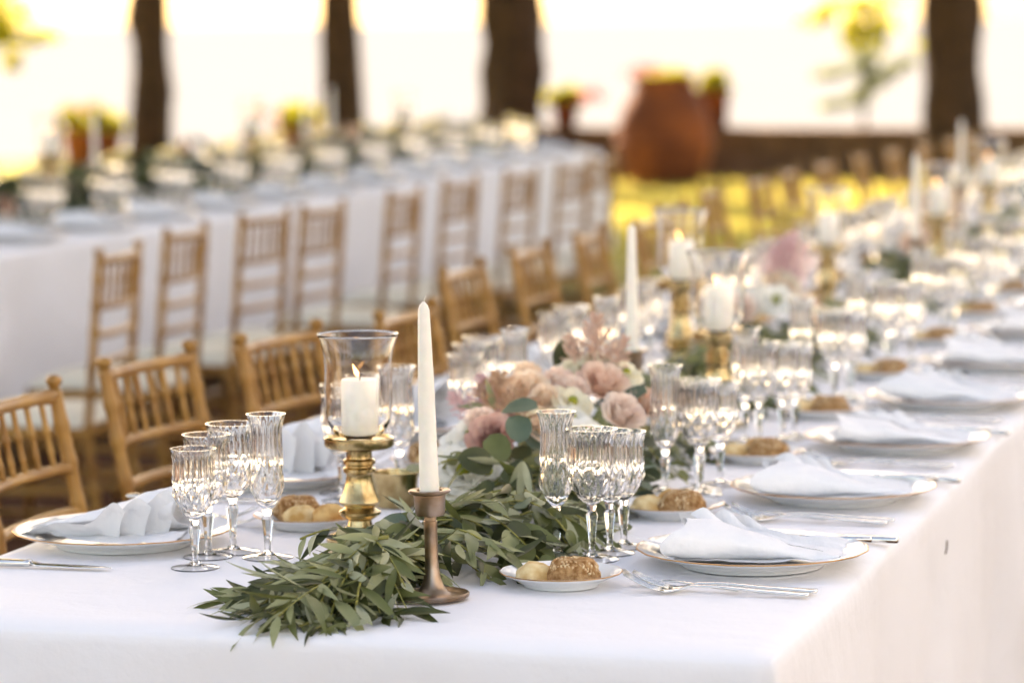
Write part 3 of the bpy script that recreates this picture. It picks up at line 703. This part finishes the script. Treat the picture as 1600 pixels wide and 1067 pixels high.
TAPER = [("wax", sharp(MB().lathe([(.0135, 0), (.0134, .01), (.0108, .16), (.0078, .255), (.0055, .262), (.0018, .2665), (0, .267)], 28).build("taper_wax", M_wax), 50), []),
         ("wick", MB().tube([(0, 0, .265), (.001, 0, .270), (.003, 0, .2745)], .0009, 6).build("taper_wick", mat("white_wick", (.7, .66, .55), rough=.9, var=.1, vscale=500)), [])]
def taper(label, x, y, zb, scale=1.0, rz=0, tilt=None):
    place(THOLD, "taper_holder", "worn bronze candle holder "+label, "candle holder", "taper candle holders", (x, y, TZ+.0005), rz, (1, 1, (zb-TZ)/.129), tilt)
    off = Vector((math.sin((tilt or (0, 0))[1])*(zb-TZ), 0))
    place(TAPER, "taper_candle", "tall unlit ivory taper candle "+label, "candle", "taper candles", (x+off.x, y, zb+.001), rz, scale, tilt)
taper("standing in the leaves at the front of the near table", .110, .283, .889, 1.0, 0, (0, R(-1.3)))
taper("beside the first flower arrangement on the near table", -.05, 2.08, .893, .94)
taper("in the middle of the near table, third from the front", -.003, 5.2, .893, .94)
taper("farthest along the near table at upper right", -.2, 7.5, .92, .9)
VOTIVE = [("cup", sharp(MB().lathe([(0, .001), (.030, .001), (.034, .004), (.037, .05), (.0385, .056), (.0372, .056), (.0355, .05), (.032, .008), (0, .006)], 36, close=False).build("cup", M_brass), 50), []),
          ("wax", MB().lathe([(.0, .02), (.034, .02)], 24, close=False).build("votive_wax", M_wax), [])]
place(VOTIVE, "votive_cup", "small brass votive cup behind the front candlestick", "votive cup", None, (-.192, 1.07, TZ), 0)

# ------------------------------------------------------------------ foliage
def leaf_geo(L, w, curl, fold, kind):
    vs = []; fs = []; n = 8
    for i in range(n+1):
        t = i/n
        if kind == 'lance': hw = w*math.sin(math.pi*t**.85)**.9*(1-.15*t)
        else: hw = w*math.sqrt(max(0, math.sin(math.pi*min(1, .04+.94*t))))*(1.05-.1*t)
        if i in (0, n): hw = .0004
        x = L*t; z = -curl*L*t*t
        vs += [(x, -hw, z+fold*hw), (x, 0, z), (x, hw, z+fold*hw)]
    for i in range(n):
        a = 3*i; fs += [(a, a+3, a+4, a+1), (a+1, a+4, a+5, a+2)]
    return vs, fs
LG = {'lance': [leaf_geo(.066, .0072, .18, .30, 'lance'), leaf_geo(.076, .0080, .40, .2, 'lance'), leaf_geo(.050, .0070, -.12, .4, 'lance'), leaf_geo(.060, .0098, .30, .12, 'lance'), leaf_geo(.042, .0060, .5, .5, 'lance'), leaf_geo(.070, .0064, -.25, .35, 'lance')],
      'round': [leaf_geo(.046, .0190, .22, .12, 'round'), leaf_geo(.040, .0175, .05, .2, 'round'), leaf_geo(.055, .0185, .3, .1, 'round')]}
LMESH = {}
def leaf_mesh(kind, k, c):
    key = (kind, k, c)
    if key not in LMESH: LMESH[key] = mesh("leaf_%s_%d_%d" % key, *LG[kind][k], LEAFC[c])
    return LMESH[key]
def frame(p, d, nrm):
    x = d.normalized(); y = nrm.cross(x)
    if y.length < 1e-4: y = Vector((0, 1, 0)).cross(x)
    y.normalize(); z = x.cross(y); M = Matrix((x, y, z)).transposed().to_4x4(); M.translation = p; return M
class Foliage:
    def __init__(s): s.leaves = []; s.stems = []
    def leaf(s, p, d, nrm, kind, scale, cols, floor=TZ+.004, y0=-.0, lim=.62):
        d = d.normalized(); L = .058*scale; tip = p+d*L
        if tip.z < floor and tip.y > y0: d = (Vector((tip.x, tip.y, floor+.002))-p); d = d.normalized() if d.length > 1e-5 else Vector((1, 0, 0))
        t_ = p+d*L*1.2
        if t_.x < -.125 and .36 < t_.y < .75 and abs(p.x) < .3: return   # keep off the glasses on the left
        # leave the taper holder clear
        w_ = p+d*L*.5-Vector((.110, .283, TZ)); al = w_.x*.294-w_.y*.956; pr = w_.x*.956+w_.y*.294
        if math.hypot(w_.x, w_.y) < .045 or (-.03 < al < .14 and -.030 < pr < .058 and w_.z > .014): return
        k = random.randrange(len(LG[kind])); c = random.choice(cols)
        s.leaves.append((frame(p, d, nrm) @ Matrix.Scale(scale, 4), kind, k, c))
    def sprig(s, a, d, L, n, droop, kind, cols, scale=1., floor=TZ+.004, stem=True, spread=48):
        d = d.normalized(); pts = []; N = 8; e_ = a+d*L
        if e_.x > .12 and e_.y < .40 and e_.x < .4 and a.y < .5: return
        if e_.x < -.115 and .34 < e_.y < .76 and abs(a.x) < .3: return
        for i in range(N+1):
            t = i/N; p = a+d*L*t+Vector((0, 0, -droop*t*t)); p += Vector((noise.noise(p*9), noise.noise(p*9+Vector((5, 0, 0))), 0))*.012*t
            if p.y > -.002: p.z = max(p.z, floor)
            pts.append(p)
        if stem: s.stems.append((pts, .0016*scale))
        for i in range(n):
            t = .12+.88*i/(n-1); f = t*N; k = min(N-1, int(f)); p = pts[k].lerp(pts[k+1], f-k); tg = (pts[k+1]-pts[k]).normalized()
            side = tg.cross(Vector((0, 0, 1)))
            if side.length < .05: side = Vector((1, 0, 0))
            side.normalize(); sg = 1 if i % 2 else -1; a_ = R(spread*U(.6, 1.25)) if i < n-1 else R(U(-10, 10))
            dd = tg*math.cos(a_)+side*sg*math.sin(a_)+Vector((U(-.25, .25), U(-.35, .15), U(-.45, .5)))
            nr = Vector((U(-.9, .9), U(-1.3, .4), 1)).normalized()
            s.leaf(p, dd, nr, kind, scale*U(.75, 1.2)*(1-.25*(t > .85)), cols, floor)
    def emit(s, parent, camv, nparts=300, stuffname="foliage"):
        L = sorted(s.leaves, key=lambda q: (q[0].translation-camv).length)
        for M, kind, k, c in L[:nparts]: obj("leaf", leaf_mesh(kind, k, c), parent, mtx=parent.matrix_world.inverted() @ M if False else Matrix.Translation(-parent.location) @ M)
        by = {}
        for M, kind, k, c in L[nparts:]:
            by.setdefault(c, MB()).add(*LG[kind][k], Matrix.Translation(-parent.location) @ M)
        for c, b in by.items(): tag(obj(stuffname, b.build(stuffname, LEAFC[c]), parent), kind="stuff")
        near = s.stems[:60]
        for pts, r in near: obj("stem", MB().tube([p-parent.location for p in pts], [r*(1-.6*i/len(pts)) for i in range(len(pts))], 5).build("stem", M_stem), parent)
        b = MB()
        for pts, r in s.stems[60:]: b.tube([p-parent.location for p in pts], r, 4)
        if b.v: tag(obj("twigs", b.build("twigs", M_stem), parent), kind="stuff")
CAMV = Vector((1.399, -3.918, 1.535))
# --- garland on the near table: a heap of willow eucalyptus at the front, then along the middle
G = Foliage()
C0 = Vector((.045, .235, TZ))
MIXL = [0, 0, 0, 1, 1, 1, 1, 2, 2, 4]
def heap(ang, start_r, h, L, droop, n, sc=1.):
    sc *= .96
    d = Vector((math.cos(R(ang)), math.sin(R(ang)), U(-.12, .10))); a = C0+Vector((math.cos(R(ang))*start_r, math.sin(R(ang))*start_r, h))
    G.sprig(a, d, L, n, droop, 'lance', MIXL, sc)
def heap2(ang, r0, h, L, droop, n, sc, cols):
    global MIXL
    keep = MIXL; MIXL = cols; heap(ang, r0, h, L, droop, n, sc); MIXL = keep
LOW, MID, TOP = [0, 0, 0, 1], [0, 0, 1, 1, 2, 2], [1, 0, 2, 2, 4, 4]  # shade in the gaps put into colour: dark leaves below, lighter on top
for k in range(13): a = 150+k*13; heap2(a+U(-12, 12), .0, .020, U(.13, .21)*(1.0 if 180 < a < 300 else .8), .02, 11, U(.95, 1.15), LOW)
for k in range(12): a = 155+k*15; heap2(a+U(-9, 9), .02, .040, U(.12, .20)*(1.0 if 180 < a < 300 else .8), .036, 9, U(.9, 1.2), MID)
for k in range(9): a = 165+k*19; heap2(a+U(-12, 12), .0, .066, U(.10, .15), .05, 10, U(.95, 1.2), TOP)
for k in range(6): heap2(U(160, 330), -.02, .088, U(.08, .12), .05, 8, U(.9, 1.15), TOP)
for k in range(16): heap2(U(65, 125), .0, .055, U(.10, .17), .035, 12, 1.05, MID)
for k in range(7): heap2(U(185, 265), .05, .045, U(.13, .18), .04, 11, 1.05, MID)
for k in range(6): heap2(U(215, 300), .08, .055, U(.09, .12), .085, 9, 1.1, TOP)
for k in range(22):   # sprays round the foot of the candlestick
    a = U(0, 6.28); G.sprig(Vector((-.02+.05*math.cos(a), .54+.08*math.sin(a), TZ+U(.02, .07))), Vector((-.3+math.cos(a), math.sin(a)-.4, U(-.1, .5))), U(.07, .11), 10, .03, 'lance', MIXL, 1.05)
def spine_x(y): return .045+.05*math.exp(-((y-.68)/.25)**2)-.03*min(1, max(0, y-1.2))+.03*math.sin(y*1.7)*min(1, max(0, y-1))
def run(y0, y1, dens, cols_l, cols_r, hgt, wid):
    y = y0
    while y < y1:
        x = spine_x(y)
        for s in (-1, 1):
            a = Vector((x+s*U(0, .03), y, TZ+hgt*U(.35, 1.))); d = Vector((s*U(.5, 1), U(-1, .5), U(-.2, .4)))
            if random.random() < .62: G.sprig(a, d, wid*U(.8, 1.25), 11, hgt*U(.5, 1.), 'lance', cols_l, U(.9, 1.1))
            else: G.sprig(a, d, wid*U(.7, 1.1), 8, hgt*U(.4, .9), 'round', cols_r, U(.75, 1.1), spread=60)
        y += dens
run(.36, .62, .030, MID, [0, 0, 1, 1, 3, 2], .07, .085)
run(.62, 1.25, .026, [0, 0, 1, 1, 2, 4], [0, 0, 1, 1, 3, 2], .095, .105)
run(1.25, 3.2, .06, [0, 0, 1, 1, 2], [0, 1, 0, 0], .09, .13)
run(3.2, 14.5, .13, [0, 1, 0, 2], [0, 1, 0], .10, .13)
eg = obj("eucalyptus_garland", None, None, (0, .2, TZ)); tag(eg, "grey-green eucalyptus garland heaped at the front and running down the near table", "garland")
G.emit(eg, CAMV)

# --- flowers
def rose_geo(layers, R0, H, seed, openk=1.0):
    rnd = random.Random(seed); vs = []; fs = []
    for k, (n, r, tilt, h) in enumerate(layers):
        for i in range(n):
            th0 = 2*math.pi*(i+rnd.uniform(-.15, .15))/n+k*1.9; wd = min(2.0, 2*math.pi/n*1.35)*.5; o = len(vs); nu, nv = 6, 5
            for b in range(nv+1):
                v = b/nv
                for a in range(nu+1):
                    u = a/nu*2-1; th = th0+u*wd*(.45+.55*math.sin(math.pi*min(1, .15+.75*v)))
                    rad = R0*(r*(.30+.70*v**.7)+tilt*openk*v**2.2*.55+.05*v**5*(1-u*u)+(.03*u*(1 if i % 2 else -1)))
                    z = H*(h*v*(1-.16*u*u)-tilt*.30*v**3)+.012*H*math.sin(5*u+k)
                    vs.append((rad*math.cos(th), rad*math.sin(th), z))
            for b in range(nv):
                for a in range(nu): q = o+b*(nu+1)+a; fs.append((q, q+1, q+nu+2, q+nu+1))
    return vs, fs
ROSE_L = [(3, .10, 0, 1.0), (3, .20, .02, 1.02), (4, .32, .06, 1.02), (5, .45, .12, 1.0), (5, .58, .24, .95), (6, .70, .42, .88), (6, .80, .62, .76)]
def rose(c, seed, open_=1.0): return mesh("rose_"+c, *rose_geo(ROSE_L, .026, .034, seed, open_), PET[c])
LISI_L = [(5, .38, .35, .85), (6, .58, .60, .75), (6, .72, .8, .62)]
def lisi(c, seed): return mesh("lisianthus_"+c, *rose_geo(LISI_L, .026, .028, seed, 1.0), PET[c])
LCENT = MB().lathe([(0, .004), (.006, .006), (.0075, .012), (.005, .017), (0, .018)], 10).build("center", M_center)
ROSES = {c: [rose(c, 3+i, .8+.25*i) for i in range(2)] for c in PET}
LISIS = [lisi('white', 5), lisi('cream', 6)]
def plume(M, h, n, seed, w=.26):
    """feathery plume: side branches set with tiny florets"""
    rnd = random.Random(seed); b = MB(); b.tube([(0, 0, 0), (.002, 0, h*.5), (0, 0, h*.95)], .0009, 5); nb = max(8, n//42)
    for q in range(nb):
        t = q/nb; a = q*2.4+rnd.uniform(-.3, .3); L = h*w*1.5*(1-t)**.8+.006; o = Vector((0, 0, h*(.12+.8*t))); d = Vector((math.cos(a), math.sin(a), .75)).normalized()
        b.tube([o, o+d*L*.9], .0005, 4)
        for k in range(64):
            u = rnd.random()**.8; p = o+d*L*u+Vector((rnd.gauss(0, 1), rnd.gauss(0, 1), rnd.gauss(0, 1)))*.0042*(1.2-u); s = rnd.uniform(.0009, .0018)
            b.add([p+Vector(q_)*s for q_ in ((1, 0, 0), (-.5, .8, 0), (-.5, -.8, 0), (0, 0, 1.6), (0, 0, -1))], [(0, 1, 3), (1, 2, 3), (2, 0, 3), (1, 0, 4), (2, 1, 4), (0, 2, 4)])
    return b.build("plume", M, False)
PLUMES = {"pink": plume(M_ast, .10, 900, 1), "rose": plume(M_ast2, .12, 1000, 2, .30), "brown": plume(M_filler, .07, 700, 3, .42)}
def aim(p, d, s, spin=None):
    q = Vector(d).normalized().to_track_quat('Z', 'Y'); M = q.to_matrix().to_4x4() @ Matrix.Rotation(U(0, 6.28) if spin is None else spin, 4, 'Z') @ Matrix.Scale(s, 4); M.translation = p; return M
def arrangement(label, org, flowers, leaves, nround=30, nparts=60, zmax=.07, grow=1.0):
    e = obj("flower_arrangement", None, None, org); tag(e, label, "flowers", "flower arrangements on the tables"); O = Vector(org)
    for kind, c, p, d, s in flowers:
        p = Vector(p)-O; s = s*grow
        if kind == 'rose': obj("rose", random.choice(ROSES[c]), e, mtx=aim(p-Vector(d).normalized()*.018*s, d, s))
        elif kind == 'lisi':
            M = aim(p-Vector(d).normalized()*.014*s, d, s); f = obj("lisianthus", LISIS[0 if c == 'white' else 1], e, mtx=M); obj("flower_center", LCENT, f)
        else: obj("astilbe_plume", PLUMES[c], e, mtx=aim(p, d, s))
    F = Foliage()
    for p, d, nrm, kind, s, cols in leaves: F.leaf(Vector(p), Vector(d), Vector(nrm), kind, s, cols)
    ctr = O+Vector((0, 0, .07))
    for k in range(nround):
        a = U(0, 6.28); z = U(.0, zmax); r = U(.03, .10); p = O+Vector((math.cos(a)*r*.9, math.sin(a)*r*1.5, .012+z))
        d = Vector((math.cos(a), math.sin(a)*1., U(-.4, .6))); F.sprig(p, d, U(.06, .11), 6, U(.02, .05), random.choice(['round', 'round', 'lance']), [0, 1, 3, 3, 2], U(.7, 1.15))
    F.emit(e, CAMV, nparts, "foliage")
cv = Vector((.40, -.85, .75))
def dirv(dx=0, dy=0, dz=0): return tuple(cv+Vector((dx, dy, dz)))
fl1 = [('rose', 'mauve', (-.024, 1.04, .881), dirv(-.35, .1, -.1), 1.28), ('lisi', 'white', (-.075, 1.09, .878), dirv(-.3), .88), ('lisi', 'white', (-.102, 1.10, .864), dirv(-.5, .2, .1), .80),
       ('lisi', 'white', (-.043, .945, .842), dirv(-.3, 0, .3), 1.35), ('lisi', 'white', (-.005, .955, .838), dirv(.1, 0, .2), 1.1), ('lisi', 'white', (-.066, .93, .815), dirv(-.3, 0, 0), .9), ('rose', 'peach', (-.036, 1.30, .934), dirv(-.25, .2, .5), .98), ('rose', 'peach', (.002, 1.27, .917), dirv(0, .1, .4), .86),
       ('rose', 'peach', (-.054, 1.36, .948), dirv(-.3, .5, .8), .78), ('rose', 'blush', (.006, 1.34, .938), dirv(.1, .3, .9), .92), ('rose', 'cream', (.015, 1.40, .944), dirv(.1, .3, .8), .88), ('lisi', 'cream', (.045, 1.28, .912), dirv(.5, .0, .7), 1.0),
       ('rose', 'dusty', (.074, 1.37, .932), dirv(.4, .1, .8), 1.35), ('lisi', 'cream', (.100, 1.42, .945), dirv(.6, .4, .7), .95), ('rose', 'blush', (.126, 1.29, .893), dirv(.6, 0, .5), 1.2), ('lisi', 'white', (.052, 1.25, .888), dirv(.3, 0, .4), .85),
       ('rose', 'blush', (-.088, 1.31, .916), dirv(-.6, .2, .4), .8), ('rose', 'dusty', (.10, 1.18, .835), dirv(.5, 0, 0), 1.0), ('rose', 'mauve', (-.05, 1.18, .885), dirv(-.5, .2, .3), .9),
       ('plume', 'pink', (.045, 1.42, .928), (.0, .1, 1), 1.0), ('plume', 'pink', (.028, 1.42, .928), (-.35, .0, .9), .72), ('plume', 'pink', (.062, 1.42, .928), (.45, .0, .9), .75), ('plume', 'brown', (-.045, 1.22, .880), (-.2, -.2, 1), 1.05), ('plume', 'brown', (-.03, 1.2, .875), (.3, -.4, .9), .9), ('plume', 'brown', (-.07, 1.24, .885), (-.5, 0, 1), .8),
       ('plume', 'rose', (-.088, 1.24, .872), (-.7, 0, .55), .62), ('plume', 'rose', (-.08, 1.24, .875), (-.25, 0, 1), .62)]
fl1 += [('rose', 'peach', (-.075, 1.27, .905), dirv(-.5, .2, .3), .9), ('rose', 'blush', (.035, 1.32, .925), dirv(.2, .1, .6), .9), ('lisi', 'cream', (-.012, 1.22, .885), dirv(-.1, 0, .2), .85), ('rose', 'peach', (.015, 1.20, .875), dirv(.2, 0, .2), .8),
        ('lisi', 'white', (.085, 1.22, .868), dirv(.5, 0, .2), .9), ('rose', 'cream', (.05, 1.42, .955), dirv(.2, .3, .9), .95), ('rose', 'blush', (-.06, 1.10, .90), dirv(-.4, .1, .5), .8), ('lisi', 'white', (-.09, 1.02, .845), dirv(-.5, .0, .2), 1.0), ('rose', 'dusty', (.15, 1.36, .90), dirv(.7, .1, .6), 1.0)]
lv1 = [((-.012, 1.45, .935), (.05, 0, 1), (.4, -1, .2), 'round', 1.25, [0]), ((-.01, .98, .89), (.5, -.4, -.5), (.3, -1, .5), 'round', 1.1, [1, 2]), ((.03, 1.0, .92), (.2, -.6, -.9), (.4, -1, .3), 'round', 1.2, [3]), ((.0, 1.02, .925), (.6, -.3, .25), (.2, -.6, 1), 'round', 1.15, [3]),
       ((.01, .93, .85), (-.4, -.4, .2), (.2, -1, .7), 'round', 1.25, [0]), ((.03, .93, .85), (.5, -.4, -.2), (.2, -1, .6), 'round', 1.2, [0]), ((.07, .88, .865), (.0, -.3, -1), (.5, -1, 0), 'lance', 1.0, [4]), ((.072, .88, .865), (.25, -.3, -1), (.5, -1, 0), 'lance', .95, [4]), ((.068, .88, .865), (-.3, -.3, -.9), (.5, -1, 0), 'lance', .9, [4]),
       ((.10, 1.35, .90), (.8, -.2, .35), (0, -.5, 1), 'round', 1.5, [3, 0]), ((.07, 1.33, .905), (.9, -.5, .0), (0, -.4, 1), 'lance', 1.3, [3]), ((-.07, 1.22, .90), (-.8, -.2, .25), (0, -.6, 1), 'lance', 1.0, [2]), ((-.065, 1.2, .90), (-.1, -.3, .8), (.4, -1, 0), 'lance', .85, [2])]
arrangement("lush arrangement of mauve, peach and white flowers nearest the front", (.02, 1.15, TZ), fl1, lv1, 30, 130, .055, 1.18)
def auto_arr(label, org, seed, big=1.0, astil='pink', n=15, nround=16):
    rnd = random.Random(seed); fl = []; O = Vector(org)
    for k in range(n):
        a = rnd.uniform(0, 6.28); r = rnd.uniform(0, .12)*big; p = O+Vector((r*math.cos(a)*.85, r*math.sin(a)*1.6, .09+.07*(1-r/.12)+rnd.uniform(-.02, .02)))
        d = Vector((math.cos(a)*r*6+.35, math.sin(a)*r*4-.7, .7)); c = rnd.choice(['white', 'cream', 'blush', 'peach', 'dusty', 'white', 'blush'])
        fl.append(('lisi' if c in ('white', 'cream') and rnd.random() < .6 else 'rose', c, tuple(p), tuple(d), rnd.uniform(.9, 1.35)))
    for k in range(4): fl.append(('plume', astil, tuple(O+Vector((rnd.uniform(-.05, .05), rnd.uniform(0, .1), .13))), (rnd.uniform(-.3, .3), 0, 1), rnd.uniform(.8, 1.15)))
    arrangement(label, org, fl, [], nround, 0, .06, 1.15)
auto_arr("arrangement of white and blush flowers with a rosy plume, second from the front", (-.06, 3.55, TZ), 5, 1.25, 'rose', 22)
auto_arr("pale flower arrangement beyond the fourth hurricane glass", (-.08, 6.1, TZ), 8, 1.2, 'pink')
auto_arr("pale flower arrangement at the upper right of the near table", (-.05, 8.9, TZ), 9, 1.2, 'pink')

# ------------------------------------------------------------------ far table dressing
fx = -3.2
for i in range(15):
    y = 4.75+.66*i
    for s in (1, -1):
        if y > 14.1: continue
        xx = -3.825+s*.47; who = "%s place from the left on the far table, %s side" % (ORD[i], "near" if s > 0 else "far"); rz = 0 if s > 0 else math.pi
        place(CHARGER, "charger_plate", "white charger plate at the "+who, "plate", "charger plates on the far table", (xx, y, TZ+.001), 0)
        single("folded_napkin", NAPKINS[i % 7], "white folded napkin at the "+who, "napkin", "folded napkins on the far table", (xx, y, TZ+.006), rz+R(U(-8, 8)))
        for k, (me, nm, du, dv, t) in enumerate(((J_FLUTE, "champagne_flute", -.27, .02, "tall crystal flute at the "), (J_WATER, "water_goblet", -.21, -.02, "largest crystal goblet at the "), (J_RED, "wine_goblet", -.20, .05, "middle crystal goblet at the "), (J_WHITE, "wine_goblet", -.19, .12, "smallest crystal goblet at the "))):
            single(nm, me, t+who, "glass", "crystal glasses on the far table", (xx+s*du, y+s*dv, TZ+.0005), U(0, 6))
F2 = Foliage(); y = 4.4
while y < 14.2:
    for s in (-1, 1): F2.sprig(Vector((-3.825+U(-.04, .04), y, TZ+U(.05, .13))), Vector((s*U(.4, 1), U(-1, 1), U(-.1, .8))), .17, 10, .06, random.choice(['lance', 'round']), [0, 1, 0, 0], 1.45, stem=False)
    y += .055
e2 = obj("eucalyptus_garland", None, None, (-3.825, 4.4, TZ)); tag(e2, "dark eucalyptus garland along the middle of the far table", "garland")
F2.emit(e2, CAMV, 0)
for i, (yy, sd_) in enumerate(((5.2, 21), (7.4, 22), (9.6, 23), (11.8, 24))):
    auto_arr("pale flower arrangement on the far table, %s from the left" % ORD[i], (-3.83, yy, TZ), sd_, 1.2, 'pink', 12, 8)
for i, (x, yy, zt) in enumerate(((-3.78, 6.05, .95), (-3.8, 8.05, 1.0), (-3.8, 10.3, 1.0), (-3.8, 12.6, .98))):
    hurricane("on the far table, %s from the left" % ORD[i], x, yy, zt, 0)
for i, (x, yy, zb) in enumerate(((-3.70, 8.25, .93), (-3.75, 10.9, .93), (-3.72, 11.2, .95))):
    taper("on the far table, %s from the left" % ORD[i], x, yy, zb, .9)
